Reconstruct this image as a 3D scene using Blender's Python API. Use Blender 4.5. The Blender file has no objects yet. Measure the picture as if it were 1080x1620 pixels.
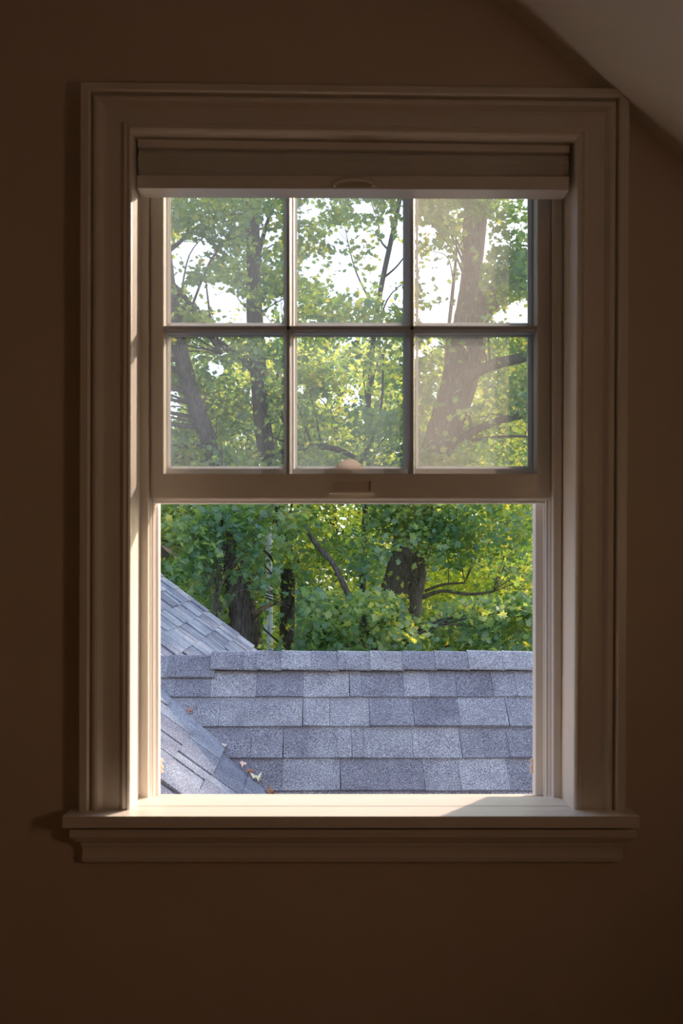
import bpy, bmesh, math, random
import numpy as np
from mathutils import Vector, Matrix

random.seed(7)
rng = np.random.default_rng(11)
scene = bpy.context.scene
COL = scene.collection

# ------------------------------------------------------------------ camera
# The camera stands 1.5 m in front of the window, 1.5 m above the attic floor.
F = 1400.0            # focal length in pixels of the 1080x1620 frame
VX, VY = 505.0, 880.0  # pixel of the wall's perpendicular (vanishing point)
EYE = 1.5
cam_d = bpy.data.cameras.new('camera')
cam_d.sensor_fit = 'VERTICAL'
cam_d.sensor_height = 36.0
cam_d.sensor_width = 24.0
cam_d.lens = F / 1620.0 * 36.0
cam_d.shift_x = (540 - VX) / 1620.0
cam_d.shift_y = (VY - 810) / 1620.0
cam_d.clip_start = 0.02
cam_d.clip_end = 300
cam_d.dof.use_dof = True
cam_d.dof.focus_distance = 6.5
cam_d.dof.aperture_fstop = 10.0
cam = bpy.data.objects.new('camera', cam_d)
cam.location = (0, 0, EYE)
cam.rotation_euler = (math.radians(90), 0, 0)
COL.objects.link(cam)
scene.camera = cam

# ------------------------------------------------------------------ sky, sun, exposure
SUN_AZ, SUN_EL = math.radians(40), math.radians(23)   # azimuth measured from +Y towards +X
to_sun = Vector((math.sin(SUN_AZ) * math.cos(SUN_EL), math.cos(SUN_AZ) * math.cos(SUN_EL), math.sin(SUN_EL)))
world = bpy.data.worlds.new('sky')
scene.world = world
world.use_nodes = True
nt = world.node_tree
nt.nodes.clear()
sky = nt.nodes.new('ShaderNodeTexSky')
sky.sky_type = 'NISHITA'
sky.sun_disc = False
sky.sun_elevation = SUN_EL
sky.sun_rotation = SUN_AZ
sky.altitude = 50
sky.air_density = 1.2
sky.dust_density = 2.5
sky.ozone_density = 1.2
mixw = nt.nodes.new('ShaderNodeMix')
mixw.data_type = 'RGBA'
mixw.inputs['Factor'].default_value = 0.40
mixw.inputs[7].default_value = (6.0, 6.6, 8.4, 1)       # thin high haze over the blue
bg = nt.nodes.new('ShaderNodeBackground')
bg.inputs['Strength'].default_value = 0.36
wo = nt.nodes.new('ShaderNodeOutputWorld')
nt.links.new(sky.outputs[0], mixw.inputs[6])
nt.links.new(mixw.outputs[2], bg.inputs[0])
nt.links.new(bg.outputs[0], wo.inputs[0])

sun_d = bpy.data.lights.new('sun', 'SUN')
sun_d.energy = 7.0
sun_d.color = (1.0, 0.75, 0.56)
sun_d.angle = math.radians(1.2)
sun = bpy.data.objects.new('sun', sun_d)
sun.rotation_euler = to_sun.to_track_quat('Z', 'Y').to_euler()
sun.location = (8, 8, 8)
COL.objects.link(sun)

fill_d = bpy.data.lights.new('room_fill', 'AREA')     # unseen warm fill added at the right to brighten the window wall
fill_d.shape = 'DISK'
fill_d.size = 0.22
fill_d.spread = math.radians(110)
fill_d.energy = 0.64
fill_d.color = (1.0, 0.64, 0.37)
fill = bpy.data.objects.new('room_fill', fill_d)
fill.location = (1.0, 0.25, EYE + 0.02)
fill.rotation_euler = (Vector((-0.95, 1.4, 1.5)) - fill.location).to_track_quat('-Z', 'Y').to_euler()
COL.objects.link(fill)

scene.view_settings.view_transform = 'Standard'
scene.view_settings.look = 'None'
scene.view_settings.gamma = 1.0
scene.view_settings.use_curve_mapping = False
scene.view_settings.exposure = 0.0
scene.cycles.max_bounces = 10
scene.cycles.diffuse_bounces = 6
scene.cycles.transmission_bounces = 8
scene.cycles.transparent_max_bounces = 16
scene.cycles.caustics_reflective = False
scene.cycles.caustics_refractive = False
scene.cycles.use_denoising = True
scene.cycles.sample_clamp_indirect = 6.0


# ------------------------------------------------------------------ helpers
def P(px, py, Y):
    """point at distance Y that the photograph shows at pixel (px, py)"""
    return Vector(((px - VX) * Y / F, Y, EYE + (VY - py) * Y / F))


def tag(o, label=None, cat=None, group=None, kind=None):
    if label: o['label'] = label
    if cat: o['category'] = cat
    if group: o['group'] = group
    if kind: o['kind'] = kind
    return o


def empty(name, loc, parent=None, **k):
    o = bpy.data.objects.new(name, None)
    o.empty_display_size = 0.1
    COL.objects.link(o)
    o.location = loc
    if parent: o.parent = parent
    return tag(o, **k)


def world_loc(o):
    v = Vector((0, 0, 0))
    while o:
        v += o.location
        o = o.parent
    return v


def obj(name, data, mat=None, parent=None, **k):
    """link a mesh (bmesh or mesh, world coordinates) as one object under its parent"""
    if isinstance(data, bmesh.types.BMesh):
        me = bpy.data.meshes.new(name)
        bmesh.ops.recalc_face_normals(data, faces=data.faces)
        data.to_mesh(me)
        data.free()
    else:
        me = data
    if mat and not me.materials: me.materials.append(mat)
    o = bpy.data.objects.new(name, me)
    COL.objects.link(o)
    if parent:
        me.transform(Matrix.Translation(-world_loc(parent)))
        o.parent = parent
    return tag(o, **k)


def hexa(bm, a, b):
    """solid between polygon a and polygon b (same count)"""
    va = [bm.verts.new(p) for p in a]
    vb = [bm.verts.new(p) for p in b]
    n = len(va)
    bm.faces.new(va)
    bm.faces.new(list(reversed(vb)))
    for i in range(n):
        j = (i + 1) % n
        bm.faces.new((va[j], va[i], vb[i], vb[j]))


def box(bm, x0, x1, y0, y1, z0, z1):
    hexa(bm, [(x0, y0, z0), (x1, y0, z0), (x1, y0, z1), (x0, y0, z1)],
         [(x0, y1, z0), (x1, y1, z0), (x1, y1, z1), (x0, y1, z1)])


def pxbox(bm, l, t, r, b, Y0, Y1):
    """box whose front face at Y0 spans pixels l,t,r,b"""
    p, q = P(l, b, Y0), P(r, t, Y0)
    box(bm, p.x, q.x, Y0, Y1, p.z, q.z)


def bev(bm, w, seg=2, ang=0.5):
    es = [e for e in bm.edges if len(e.link_faces) == 2 and e.calc_face_angle(0) > ang]
    bmesh.ops.recalc_face_normals(bm, faces=bm.faces)
    bmesh.ops.bevel(bm, geom=es, offset=w, segments=seg, affect='EDGES', profile=0.5, clamp_overlap=True)


def B():
    return bmesh.new()


def smooth(o, flag=True):
    o.data.polygons.foreach_set('use_smooth', [flag] * len(o.data.polygons))


def tube_mesh(bm, pts, radii, sides=10, rough=0.0, seed=0, cap=True):
    pts = [Vector(p) for p in pts]
    rings = []
    prev = None
    rr = random.Random(seed)
    lob = [rr.uniform(0, 6.28) for _ in range(4)]
    for i, p in enumerate(pts):
        t = (pts[min(i + 1, len(pts) - 1)] - pts[max(i - 1, 0)]).normalized()
        if prev is None:
            a = t.orthogonal().normalized()
        else:
            a = (prev - t * prev.dot(t)).normalized()
        prev = a
        b = t.cross(a)
        ring = []
        for k in range(sides):
            th = 2 * math.pi * k / sides
            r = radii[i]
            if rough:
                r *= 1 + rough * (0.5 * math.sin(3 * th + lob[0] + i * .13) + 0.35 * math.sin(5 * th + lob[1] - i * .21)
                                  + (0.55 if k % 2 else -0.55) + rr.uniform(-.35, .35))
            ring.append(bm.verts.new(p + a * (r * math.cos(th)) + b * (r * math.sin(th))))
        rings.append(ring)
    for i in range(len(rings) - 1):
        for k in range(sides):
            k2 = (k + 1) % sides
            bm.faces.new((rings[i][k], rings[i][k2], rings[i + 1][k2], rings[i + 1][k]))
    if cap:
        bm.faces.new(list(reversed(rings[0])))
        bm.faces.new(rings[-1])


def spline(pts, vals, n):
    """Catmull-Rom through points and values"""
    P_ = [Vector(p) for p in pts]
    out, ov = [], []
    m = len(P_)
    for i in range(m - 1):
        p0, p1, p2, p3 = P_[max(i - 1, 0)], P_[i], P_[i + 1], P_[min(i + 2, m - 1)]
        for s in range(n):
            t = s / n
            out.append(0.5 * ((2 * p1) + (p2 - p0) * t + (2 * p0 - 5 * p1 + 4 * p2 - p3) * t * t + (3 * p1 - p0 - 3 * p2 + p3) * t ** 3))
            ov.append(vals[i] * (1 - t) + vals[i + 1] * t)
    out.append(P_[-1]); ov.append(vals[-1])
    return out, ov


# ------------------------------------------------------------------ materials
def mat(name, color=(.8, .8, .8), rough=.5, spec=.4, metal=0):
    m = bpy.data.materials.new(name)
    m.use_nodes = True
    b = m.node_tree.nodes['Principled BSDF']
    b.inputs['Base Color'].default_value = (*color, 1)
    b.inputs['Roughness'].default_value = rough
    b.inputs['Specular IOR Level'].default_value = spec
    b.inputs['Metallic'].default_value = metal
    return m


def N(m, t, **k):
    n = m.node_tree.nodes.new(t)
    for a, v in k.items():
        setattr(n, a, v)
    return n


def L(m, a, b):
    m.node_tree.links.new(a, b)


def ramp(m, stops):
    r = N(m, 'ShaderNodeValToRGB')
    e = r.color_ramp.elements
    while len(e) < len(stops): e.new(0.5)
    for i, (p, c) in enumerate(stops):
        e[i].position = p
        e[i].color = (*c, 1)
    return r


def noise_tint(m, c1, c2, scale, bump=0.0, bscale=None, detail=4, dist=0.002, stretch=None, coord='Object'):
    b = m.node_tree.nodes['Principled BSDF']
    tc = N(m, 'ShaderNodeTexCoord')
    src = tc.outputs[coord]
    if stretch:
        mp = N(m, 'ShaderNodeMapping')
        mp.inputs['Scale'].default_value = stretch
        L(m, src, mp.inputs[0])
        src = mp.outputs[0]
    n = N(m, 'ShaderNodeTexNoise')
    n.inputs['Scale'].default_value = scale
    n.inputs['Detail'].default_value = detail
    L(m, src, n.inputs['Vector'])
    r = ramp(m, [(.3, c1), (.7, c2)])
    L(m, n.outputs['Fac'], r.inputs[0])
    L(m, r.outputs[0], b.inputs['Base Color'])
    if bump:
        n2 = N(m, 'ShaderNodeTexNoise')
        n2.inputs['Scale'].default_value = bscale or scale
        n2.inputs['Detail'].default_value = 3
        L(m, src, n2.inputs['Vector'])
        bp = N(m, 'ShaderNodeBump')
        bp.inputs['Strength'].default_value = bump
        bp.inputs['Distance'].default_value = dist
        L(m, n2.outputs['Fac'], bp.inputs['Height'])
        L(m, bp.outputs[0], b.inputs['Normal'])
    return m


M = {}
M['wall'] = noise_tint(mat('wall_paint', rough=.75, spec=.2), (.66, .55, .43), (.69, .58, .46), 6, .15, 260, dist=.0006)
M['ceil'] = noise_tint(mat('ceiling_paint', rough=.85, spec=.15), (.84, .80, .76), (.87, .83, .79), 5, .12, 220, dist=.0006)
M['trim'] = noise_tint(mat('trim_paint', rough=.38, spec=.45), (.76, .70, .62), (.80, .74, .66), 9, .10, 60, dist=.0006)
M['jamb'] = noise_tint(mat('jamb_paint', rough=.42, spec=.4), (.80, .74, .66), (.83, .77, .69), 9, .08, 60, dist=.0006)
M['vinyl'] = mat('vinyl_track', (.70, .66, .62), .4, .4)
M['muntin'] = mat('muntin_grey', (.52, .53, .56), .45, .4)
M['floor'] = noise_tint(mat('floor_wood', rough=.45), (.34, .17, .07), (.45, .24, .10), 4, .1, 30, stretch=(1, 12, 1))
M['shade'] = noise_tint(mat('shade_fabric', rough=.9, spec=.1), (.74, .69, .63), (.80, .75, .69), 14, .25, 500, dist=.0005)
M['rail'] = mat('shade_rail', (.84, .80, .76), .4, .4)
M['latch'] = mat('latch_plastic', (.78, .70, .60), .35, .5)
M['bark'] = noise_tint(mat('bark', rough=.95, spec=.1), (.055, .050, .050), (.20, .175, .16), 9, .9, 14, detail=8, dist=.05, stretch=(6, 6, .9))
M['bark_light'] = noise_tint(mat('bark_light', rough=.95, spec=.1), (.12, .10, .085), (.30, .25, .21), 9, .9, 14, detail=8, dist=.05, stretch=(6, 6, .9))
M['pole'] = noise_tint(mat('pole_wood', rough=.7), (.52, .56, .62), (.66, .70, .76), 6, .2, 30, stretch=(8, 8, 1))
M['grass'] = noise_tint(mat('grass_ground', rough=1, spec=0), (.04, .08, .02), (.09, .15, .04), 3)
M['deck'] = mat('roof_deck', (.06, .06, .07), .95, .1)
M['house'] = noise_tint(mat('house_siding', rough=.8), (.30, .27, .24), (.36, .33, .30), 3)
M['houseroof'] = noise_tint(mat('house_roof', rough=.9), (.10, .085, .08), (.16, .13, .12), 20)
M['siding'] = mat('outside_siding', (.70, .68, .64), .6)


def fabric_translucent():
    m = M['shade']
    out = m.node_tree.nodes['Material Output']
    b = m.node_tree.nodes['Principled BSDF']
    t = N(m, 'ShaderNodeBsdfTranslucent')
    t.inputs[0].default_value = (.7, .66, .6, 1)
    mx = N(m, 'ShaderNodeMixShader')
    mx.inputs[0].default_value = .25
    L(m, b.outputs[0], mx.inputs[1]); L(m, t.outputs[0], mx.inputs[2]); L(m, mx.outputs[0], out.inputs[0])


fabric_translucent()


def translucent_mat(name, color, f):
    m = mat(name, color, .5, .3)
    t = N(m, 'ShaderNodeBsdfTranslucent'); t.inputs[0].default_value = (*color, 1)
    mx = N(m, 'ShaderNodeMixShader'); mx.inputs[0].default_value = f
    L(m, m.node_tree.nodes['Principled BSDF'].outputs[0], mx.inputs[1]); L(m, t.outputs[0], mx.inputs[2])
    L(m, mx.outputs[0], m.node_tree.nodes['Material Output'].inputs[0])
    return m


M['strip'] = translucent_mat('translucent_white', (.80, .82, .85), .7)
M['latch'] = translucent_mat('latch_plastic_translucent', (.88, .80, .74), .75)


def shingle_mat():
    m = mat('asphalt_granules', rough=.95, spec=.15)
    b = m.node_tree.nodes['Principled BSDF']
    tc = N(m, 'ShaderNodeTexCoord')
    oi = N(m, 'ShaderNodeObjectInfo')
    n = N(m, 'ShaderNodeTexNoise'); n.inputs['Scale'].default_value = 260; n.inputs['Detail'].default_value = 2
    L(m, tc.outputs['Object'], n.inputs['Vector'])
    g = ramp(m, [(.34, (.075, .09, .12)), (.5, (.180, .215, .28)), (.66, (.39, .45, .54))])
    L(m, n.outputs['Fac'], g.inputs[0])
    n3 = N(m, 'ShaderNodeTexNoise'); n3.inputs['Scale'].default_value = 9; n3.inputs['Detail'].default_value = 3
    L(m, tc.outputs['Object'], n3.inputs['Vector'])
    blot = ramp(m, [(.32, (.80, .78, .80)), (.68, (1.12, 1.12, 1.10))])
    L(m, n3.outputs['Fac'], blot.inputs[0])
    tint = ramp(m, [(0, (.74, .73, .78)), (.35, (.92, .92, .96)), (.7, (1.08, 1.09, 1.10)), (1, (1.25, 1.24, 1.22))])
    L(m, oi.outputs['Random'], tint.inputs[0])
    m1 = N(m, 'ShaderNodeMix', data_type='RGBA', blend_type='MULTIPLY'); m1.inputs['Factor'].default_value = 1
    m2 = N(m, 'ShaderNodeMix', data_type='RGBA', blend_type='MULTIPLY'); m2.inputs['Factor'].default_value = 1
    L(m, g.outputs[0], m1.inputs[6]); L(m, tint.outputs[0], m1.inputs[7])
    L(m, m1.outputs[2], m2.inputs[6]); L(m, blot.outputs[0], m2.inputs[7])
    L(m, m2.outputs[2], b.inputs['Base Color'])
    bp = N(m, 'ShaderNodeBump'); bp.inputs['Strength'].default_value = .6; bp.inputs['Distance'].default_value = .002
    L(m, n.outputs['Fac'], bp.inputs['Height']); L(m, bp.outputs[0], b.inputs['Normal'])
    return m


M['shingle'] = shingle_mat()


def leaf_mat(name, stops, tstops, trans=.5):
    m = bpy.data.materials.new(name)
    m.use_nodes = True
    t = m.node_tree; t.nodes.clear()
    out = N(m, 'ShaderNodeOutputMaterial')
    geo = N(m, 'ShaderNodeNewGeometry')
    oi = N(m, 'ShaderNodeObjectInfo')
    add = N(m, 'ShaderNodeMath', operation='ADD')
    fr = N(m, 'ShaderNodeMath', operation='FRACT')
    L(m, geo.outputs['Random Per Island'], add.inputs[0]); L(m, oi.outputs['Random'], add.inputs[1]); L(m, add.outputs[0], fr.inputs[0])
    r1 = ramp(m, stops); r2 = ramp(m, tstops)
    # neighbouring leaves are alike: part of the tint varies from bough to bough
    nz = N(m, 'ShaderNodeTexNoise'); nz.inputs['Scale'].default_value = 1.5; nz.inputs['Detail'].default_value = 1
    L(m, geo.outputs['Position'], nz.inputs['Vector'])
    mr = N(m, 'ShaderNodeMapRange'); mr.inputs[1].default_value = .32; mr.inputs[2].default_value = .68
    L(m, nz.outputs['Fac'], mr.inputs[0])
    mxf = N(m, 'ShaderNodeMix', data_type='FLOAT'); mxf.inputs[0].default_value = .45
    L(m, mr.outputs[0], mxf.inputs[2]); L(m, fr.outputs[0], mxf.inputs[3])
    L(m, mxf.outputs[0], r1.inputs[0]); L(m, mxf.outputs[0], r2.inputs[0])
    d = N(m, 'ShaderNodeBsdfDiffuse'); tr = N(m, 'ShaderNodeBsdfTranslucent'); gl = N(m, 'ShaderNodeBsdfGlossy')
    gl.inputs['Roughness'].default_value = .5
    gl.inputs['Color'].default_value = (.9, .95, 1, 1)
    L(m, r1.outputs[0], d.inputs[0]); L(m, r2.outputs[0], tr.inputs[0])
    mx = N(m, 'ShaderNodeMixShader'); mx.inputs[0].default_value = trans
    L(m, d.outputs[0], mx.inputs[1]); L(m, tr.outputs[0], mx.inputs[2])
    m2 = N(m, 'ShaderNodeMixShader'); m2.inputs[0].default_value = .035
    L(m, mx.outputs[0], m2.inputs[1]); L(m, gl.outputs[0], m2.inputs[2])
    L(m, m2.outputs[0], out.inputs[0])
    return m


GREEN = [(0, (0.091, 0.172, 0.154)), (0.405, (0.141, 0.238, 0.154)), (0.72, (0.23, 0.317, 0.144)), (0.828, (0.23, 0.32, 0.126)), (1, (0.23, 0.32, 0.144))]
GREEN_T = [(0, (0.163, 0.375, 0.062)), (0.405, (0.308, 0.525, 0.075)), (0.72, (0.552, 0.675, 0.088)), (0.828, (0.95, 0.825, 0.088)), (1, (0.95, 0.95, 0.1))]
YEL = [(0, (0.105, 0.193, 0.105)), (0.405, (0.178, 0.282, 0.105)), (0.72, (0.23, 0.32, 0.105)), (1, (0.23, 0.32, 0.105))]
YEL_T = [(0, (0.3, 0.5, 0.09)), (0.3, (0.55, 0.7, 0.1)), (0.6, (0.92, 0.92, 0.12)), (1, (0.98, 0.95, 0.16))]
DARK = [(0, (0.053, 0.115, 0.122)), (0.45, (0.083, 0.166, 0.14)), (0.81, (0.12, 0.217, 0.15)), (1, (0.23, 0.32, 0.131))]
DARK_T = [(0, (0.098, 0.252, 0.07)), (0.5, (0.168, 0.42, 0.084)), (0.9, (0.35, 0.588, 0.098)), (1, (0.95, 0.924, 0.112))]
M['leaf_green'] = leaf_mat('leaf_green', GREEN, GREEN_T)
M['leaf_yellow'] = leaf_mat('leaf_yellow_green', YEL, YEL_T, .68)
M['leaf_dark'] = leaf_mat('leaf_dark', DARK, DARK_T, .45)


def glass_mat(name, dust, color=(.95, .96, .97), tint=(.95, .93, .92)):
    """window glass with a thin film of dust that scatters sunlight"""
    m = bpy.data.materials.new(name)
    m.use_nodes = True
    t = m.node_tree; t.nodes.clear()
    out = N(m, 'ShaderNodeOutputMaterial')
    tp = N(m, 'ShaderNodeBsdfTransparent'); tp.inputs[0].default_value = (*color, 1)
    gl = N(m, 'ShaderNodeBsdfGlossy'); gl.inputs['Roughness'].default_value = .02
    df = N(m, 'ShaderNodeBsdfDiffuse'); df.inputs[0].default_value = (.85, .85, .85, 1)
    tl = N(m, 'ShaderNodeBsdfTranslucent'); tl.inputs[0].default_value = (*tint, 1)
    lw = N(m, 'ShaderNodeFresnel'); lw.inputs[0].default_value = 1.35
    g1 = N(m, 'ShaderNodeMixShader')
    L(m, lw.outputs[0], g1.inputs[0]); L(m, tp.outputs[0], g1.inputs[1]); L(m, gl.outputs[0], g1.inputs[2])
    dd = N(m, 'ShaderNodeMixShader'); dd.inputs[0].default_value = .75
    L(m, df.outputs[0], dd.inputs[1]); L(m, tl.outputs[0], dd.inputs[2])
    tc = N(m, 'ShaderNodeTexCoord')
    n = N(m, 'ShaderNodeTexNoise'); n.inputs['Scale'].default_value = 7; n.inputs['Detail'].default_value = 5
    L(m, tc.outputs['Object'], n.inputs['Vector'])
    mr = N(m, 'ShaderNodeMapRange'); mr.inputs[1].default_value = .3; mr.inputs[2].default_value = .75
    mr.inputs[3].default_value = dust * .6; mr.inputs[4].default_value = dust * 1.5
    L(m, n.outputs['Fac'], mr.inputs[0])
    mx = N(m, 'ShaderNodeMixShader')
    L(m, mr.outputs[0], mx.inputs[0]); L(m, g1.outputs[0], mx.inputs[1]); L(m, dd.outputs[0], mx.inputs[2])
    L(m, mx.outputs[0], out.inputs[0])
    return m


M['glass'] = glass_mat('dusty_glass', .042, tint=(.72, .84, 1))
M['glass_milky'] = glass_mat('milkier_glass', .075)  # denser, warmer film for the right column of panes
M['plastic'] = translucent_mat('clear_plastic', (.86, .80, .74), .5)

# ------------------------------------------------------------------ room shell
WALL = 1.518                       # room face of the window wall
WOUT = 1.69                        # its outdoor face
RX0, RX1, RYB = -2.1, 1.62, -2.3
HIGH = 1.30 + EYE
slope_k = 0.875
sx0 = P(785, 0, WALL)              # the sloped ceiling meets the wall along this line
def slope_z(x): return sx0.z - slope_k * (x - sx0.x)
sx_top = sx0.x + (sx0.z - HIGH) / slope_k

IN_BL, IN_TL, IN_TR, IN_BR = (206.7, 1284), (209.5, 208), (912, 218.5), (905.8, 1282)
# openings of the wall (hidden by the casing)
hl, hr = P(195, 0, WALL).x, P(918, 0, WALL).x
hb, ht = P(0, 1300, WALL).z, P(0, 197, WALL).z
bm = B()
def ring_wall(y):
    o = [bm.verts.new(v) for v in ((RX0 - .2, y, -.1), (RX1 + .4, y, -.1), (RX1 + .4, y, HIGH + .2), (RX0 - .2, y, HIGH + .2))]
    i = [bm.verts.new(v) for v in ((hl, y, hb), (hr, y, hb), (hr, y, ht), (hl, y, ht))]
    for k in range(4):
        j = (k + 1) % 4
        bm.faces.new((o[k], o[j], i[j], i[k]))
    return o, i
o1, i1 = ring_wall(WALL)
o2, i2 = ring_wall(WOUT)
for k in range(4):
    j = (k + 1) % 4
    bm.faces.new((i1[k], i1[j], i2[j], i2[k]))
    bm.faces.new((o1[j], o1[k], o2[k], o2[j]))
obj('wall_front', bm, M['wall'], kind='structure')
bm = B(); box(bm, RX0 - .1, RX0, RYB, WALL, 0, HIGH + .1); obj('wall_left', bm, M['wall'], kind='structure')
bm = B(); box(bm, RX1, RX1 + .1, RYB, WALL, 0, slope_z(RX1) + .1); obj('wall_right', bm, M['wall'], kind='structure')
bm = B(); box(bm, RX0 - .1, RX1 + .1, RYB - .1, RYB, 0, HIGH + .1); obj('wall_back', bm, M['wall'], kind='structure')
bm = B(); box(bm, RX0 - .1, RX1 + .1, RYB - .1, WALL, -.1, 0); obj('floor', bm, M['floor'], kind='structure')
bm = B()
prof = [(RX0 - .1, HIGH), (sx_top, HIGH), (RX1 + .1, slope_z(RX1 + .1)), (RX1 + .1, slope_z(RX1 + .1) + .16), (sx_top + .04, HIGH + .14), (RX0 - .1, HIGH + .14)]
hexa(bm, [(x, RYB - .1, z) for x, z in prof], [(x, WALL, z) for x, z in prof])
bev(bm, .012, 3, .3)
obj('ceiling', bm, M['ceil'], kind='structure')

# ------------------------------------------------------------------ window
win = empty('window_1', P(556, 1284, WALL), kind='structure')
win['label'] = 'white double-hung window with three by two muntin grid, lower sash raised'

# casing : moulded profile swept up, over and down with mitred corners
prof_c = [(0, 0), (.001, -.004), (.0045, -.0065), (.008, -.0035), (.0095, -.0045), (.0125, -.006), (.0155, -.0035), (.018, .0005),
          (.040, -.0005), (.047, -.0015), (.051, -.0055), (.0545, -.009), (.059, -.0105), (.063, -.009), (.0655, -.004), (.0665, -.001),
          (.0680, -.001), (.0685, -.012), (.071, -.015), (.083, -.015), (.0855, -.012), (.0860, .018)]
def cpt(node, w, d, outx, outz):
    p = P(node[0], node[1], 1.5)
    return Vector((p.x + outx * w, 1.5 + d, p.z + outz * w))
def casing_leg(a, ax, az, b, bx, bz):
    bm = B()
    A_ = [cpt(a, w, d, ax, az) for w, d in prof_c] + [cpt(a, 0, .018, ax, az)]
    B_ = [cpt(b, w, d, bx, bz) for w, d in prof_c] + [cpt(b, 0, .018, bx, bz)]
    hexa(bm, A_, B_)
    # cut off whatever would enter the sloped ceiling
    co = Vector((sx0.x, 0, sx0.z - .001)); no = Vector((slope_k, 0, 1)).normalized()
    r = bmesh.ops.bisect_plane(bm, geom=bm.verts[:] + bm.edges[:] + bm.faces[:], plane_co=co, plane_no=no, clear_outer=True)
    es = [e for e in r['geom_cut'] if isinstance(e, bmesh.types.BMEdge)]
    if es: bmesh.ops.contextual_create(bm, geom=es)
    return bm
obj('casing', casing_leg(IN_BL, -1, 0, IN_TL, -1, .91), M['trim'], win)
obj('casing', casing_leg(IN_TL, -1, .91, IN_TR, 1, .91), M['trim'], win)
obj('casing', casing_leg(IN_TR, 1, .91, IN_BR, 1, 0), M['trim'], win)

# stool (inner sill) with rounded nose
STZ = P(0, 1291.5, 1.457).z
bm = B()
xl, xr = P(99, 0, 1.457).x, P(1012, 0, 1.457).x
box(bm, xl, xr, 1.457, WALL, STZ - .019, STZ)
bev(bm, .004, 3)
jl, jr = P(IN_BL[0], 0, 1.5).x, P(IN_BR[0], 0, 1.5).x
box(bm, jl - .012, jr + .012, WALL - .002, 1.5778, STZ - .019, STZ)
obj('stool', bm, M['trim'], win)
# outside sill slopes away under the raised sash
bm = B()
hexa(bm, [(jl, 1.576, STZ - .012), (jr, 1.576, STZ - .012), (jr, 1.576, STZ - .05), (jl, 1.576, STZ - .05)],
     [(jl, 1.76, STZ - .045), (jr, 1.76, STZ - .045), (jr, 1.76, STZ - .08), (jl, 1.76, STZ - .08)])
obj('outer_sill', bm, M['jamb'], win)
# apron with returned ogee ends
ap = [(1311, .034), (1314, .036), (1323, .036), (1326, .031), (1331, .028), (1335, .0215), (1341, .020), (1344, .0185), (1352, .018), (1360, .0195), (1366, .0185), (1370, .013)]
bm = B()
zz = [(P(0, py, 1.49).z, d) for py, d in ap]
xl0, xr0 = P(131, 0, 1.5).x, P(984, 0, 1.5).x
base = .018
front, lp, rp = [], [], []
rows = []
for z, d in zz:
    e = d - base
    rows.append([bm.verts.new((xl0 - e, WALL, z)), bm.verts.new((xl0 - e, WALL - d, z)), bm.verts.new((xr0 + e, WALL - d, z)), bm.verts.new((xr0 + e, WALL, z))])
for a, b in zip(rows, rows[1:]):
    for k in range(3): bm.faces.new((a[k], a[k + 1], b[k + 1], b[k]))
bm.faces.new(rows[0]); bm.faces.new(rows[-1])
obj('apron', bm, M['trim'], win)

# jambs behind the casing : face boards, stops, vinyl tracks with beads
def jamb_side(node_b, node_t, s, stopx, name='jamb'):
    """s=+1 left jamb (faces right)"""
    b0, t0 = P(*node_b, 1.5), P(*node_t, 1.5)
    bm = B()
    back = 1.5755
    hexa(bm, [(b0.x, 1.503, STZ), (t0.x, 1.503, t0.z + .01), (t0.x - s * .012, 1.503, t0.z + .01), (b0.x - s * .012, 1.503, STZ)],
         [(b0.x, back, STZ), (t0.x, back, t0.z + .01), (t0.x - s * .012, back, t0.z + .01), (b0.x - s * .012, back, STZ)])
    o = obj('jamb', bm, M['jamb'], win)
    return o
jamb_side(IN_BL, IN_TL, 1, 0)
jamb_side(IN_BR, IN_TR, -1, 0)
bm = B()
a, b = P(*IN_TL, 1.5), P(*IN_TR, 1.5)
hexa(bm, [(a.x - .01, 1.503, a.z), (b.x + .01, 1.503, b.z), (b.x + .01, 1.503, b.z + .012), (a.x - .01, 1.503, a.z + .012)],
     [(a.x - .01, WOUT, a.z), (b.x + .01, WOUT, b.z), (b.x + .01, WOUT, b.z + .012), (a.x - .01, WOUT, a.z + .012)])
obj('jamb', bm, M['jamb'], win)

def track(xface, xback, s, xo):
    """vinyl jamb liner: stop, two channels with beads, outer stop"""
    bm = B()
    pl = [(xback, 1.5755), (xface, 1.5755), (xface, 1.583), (xface - s * .005, 1.584), (xface - s * .005, 1.600), (xface - s * .001, 1.602),
          (xface - s * .001, 1.606), (xface - s * .005, 1.608), (xface - s * .005, 1.617), (xface + s * .001, 1.618), (xface + s * .001, 1.624),
          (xface - s * .005, 1.625), (xface - s * .005, 1.640), (xface - s * .001, 1.642), (xface - s * .001, 1.646), (xface - s * .005, 1.648),
          (xface - s * .005, 1.662), (xo, 1.664), (xo, 1.684), (xback, 1.684)]
    zt = P(0, 213, 1.5).z
    hexa(bm, [(x, y, STZ - .02) for x, y in pl], [(x, y, zt) for x, y in pl])
    return bm
XL, XR = P(235, 0, 1.5755).x, P(874, 0, 1.5755).x
obj('vinyl_track', track(XL, jl - .014, 1, P(253.5, 0, 1.684).x), M['vinyl'], win)
obj('vinyl_track', track(XR, jr + .014, -1, P(843, 0, 1.684).x), M['vinyl'], win)
# stop strips in front of the tracks
bm = B()
pxbox(bm, 220.5, 240, 234, 1266, 1.5715, 1.5760); obj('stop', bm, M['jamb'], win)
bm = B()
pxbox(bm, 875.5, 240, 887.5, 1266, 1.5715, 1.5760); obj('stop', bm, M['jamb'], win)
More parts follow.
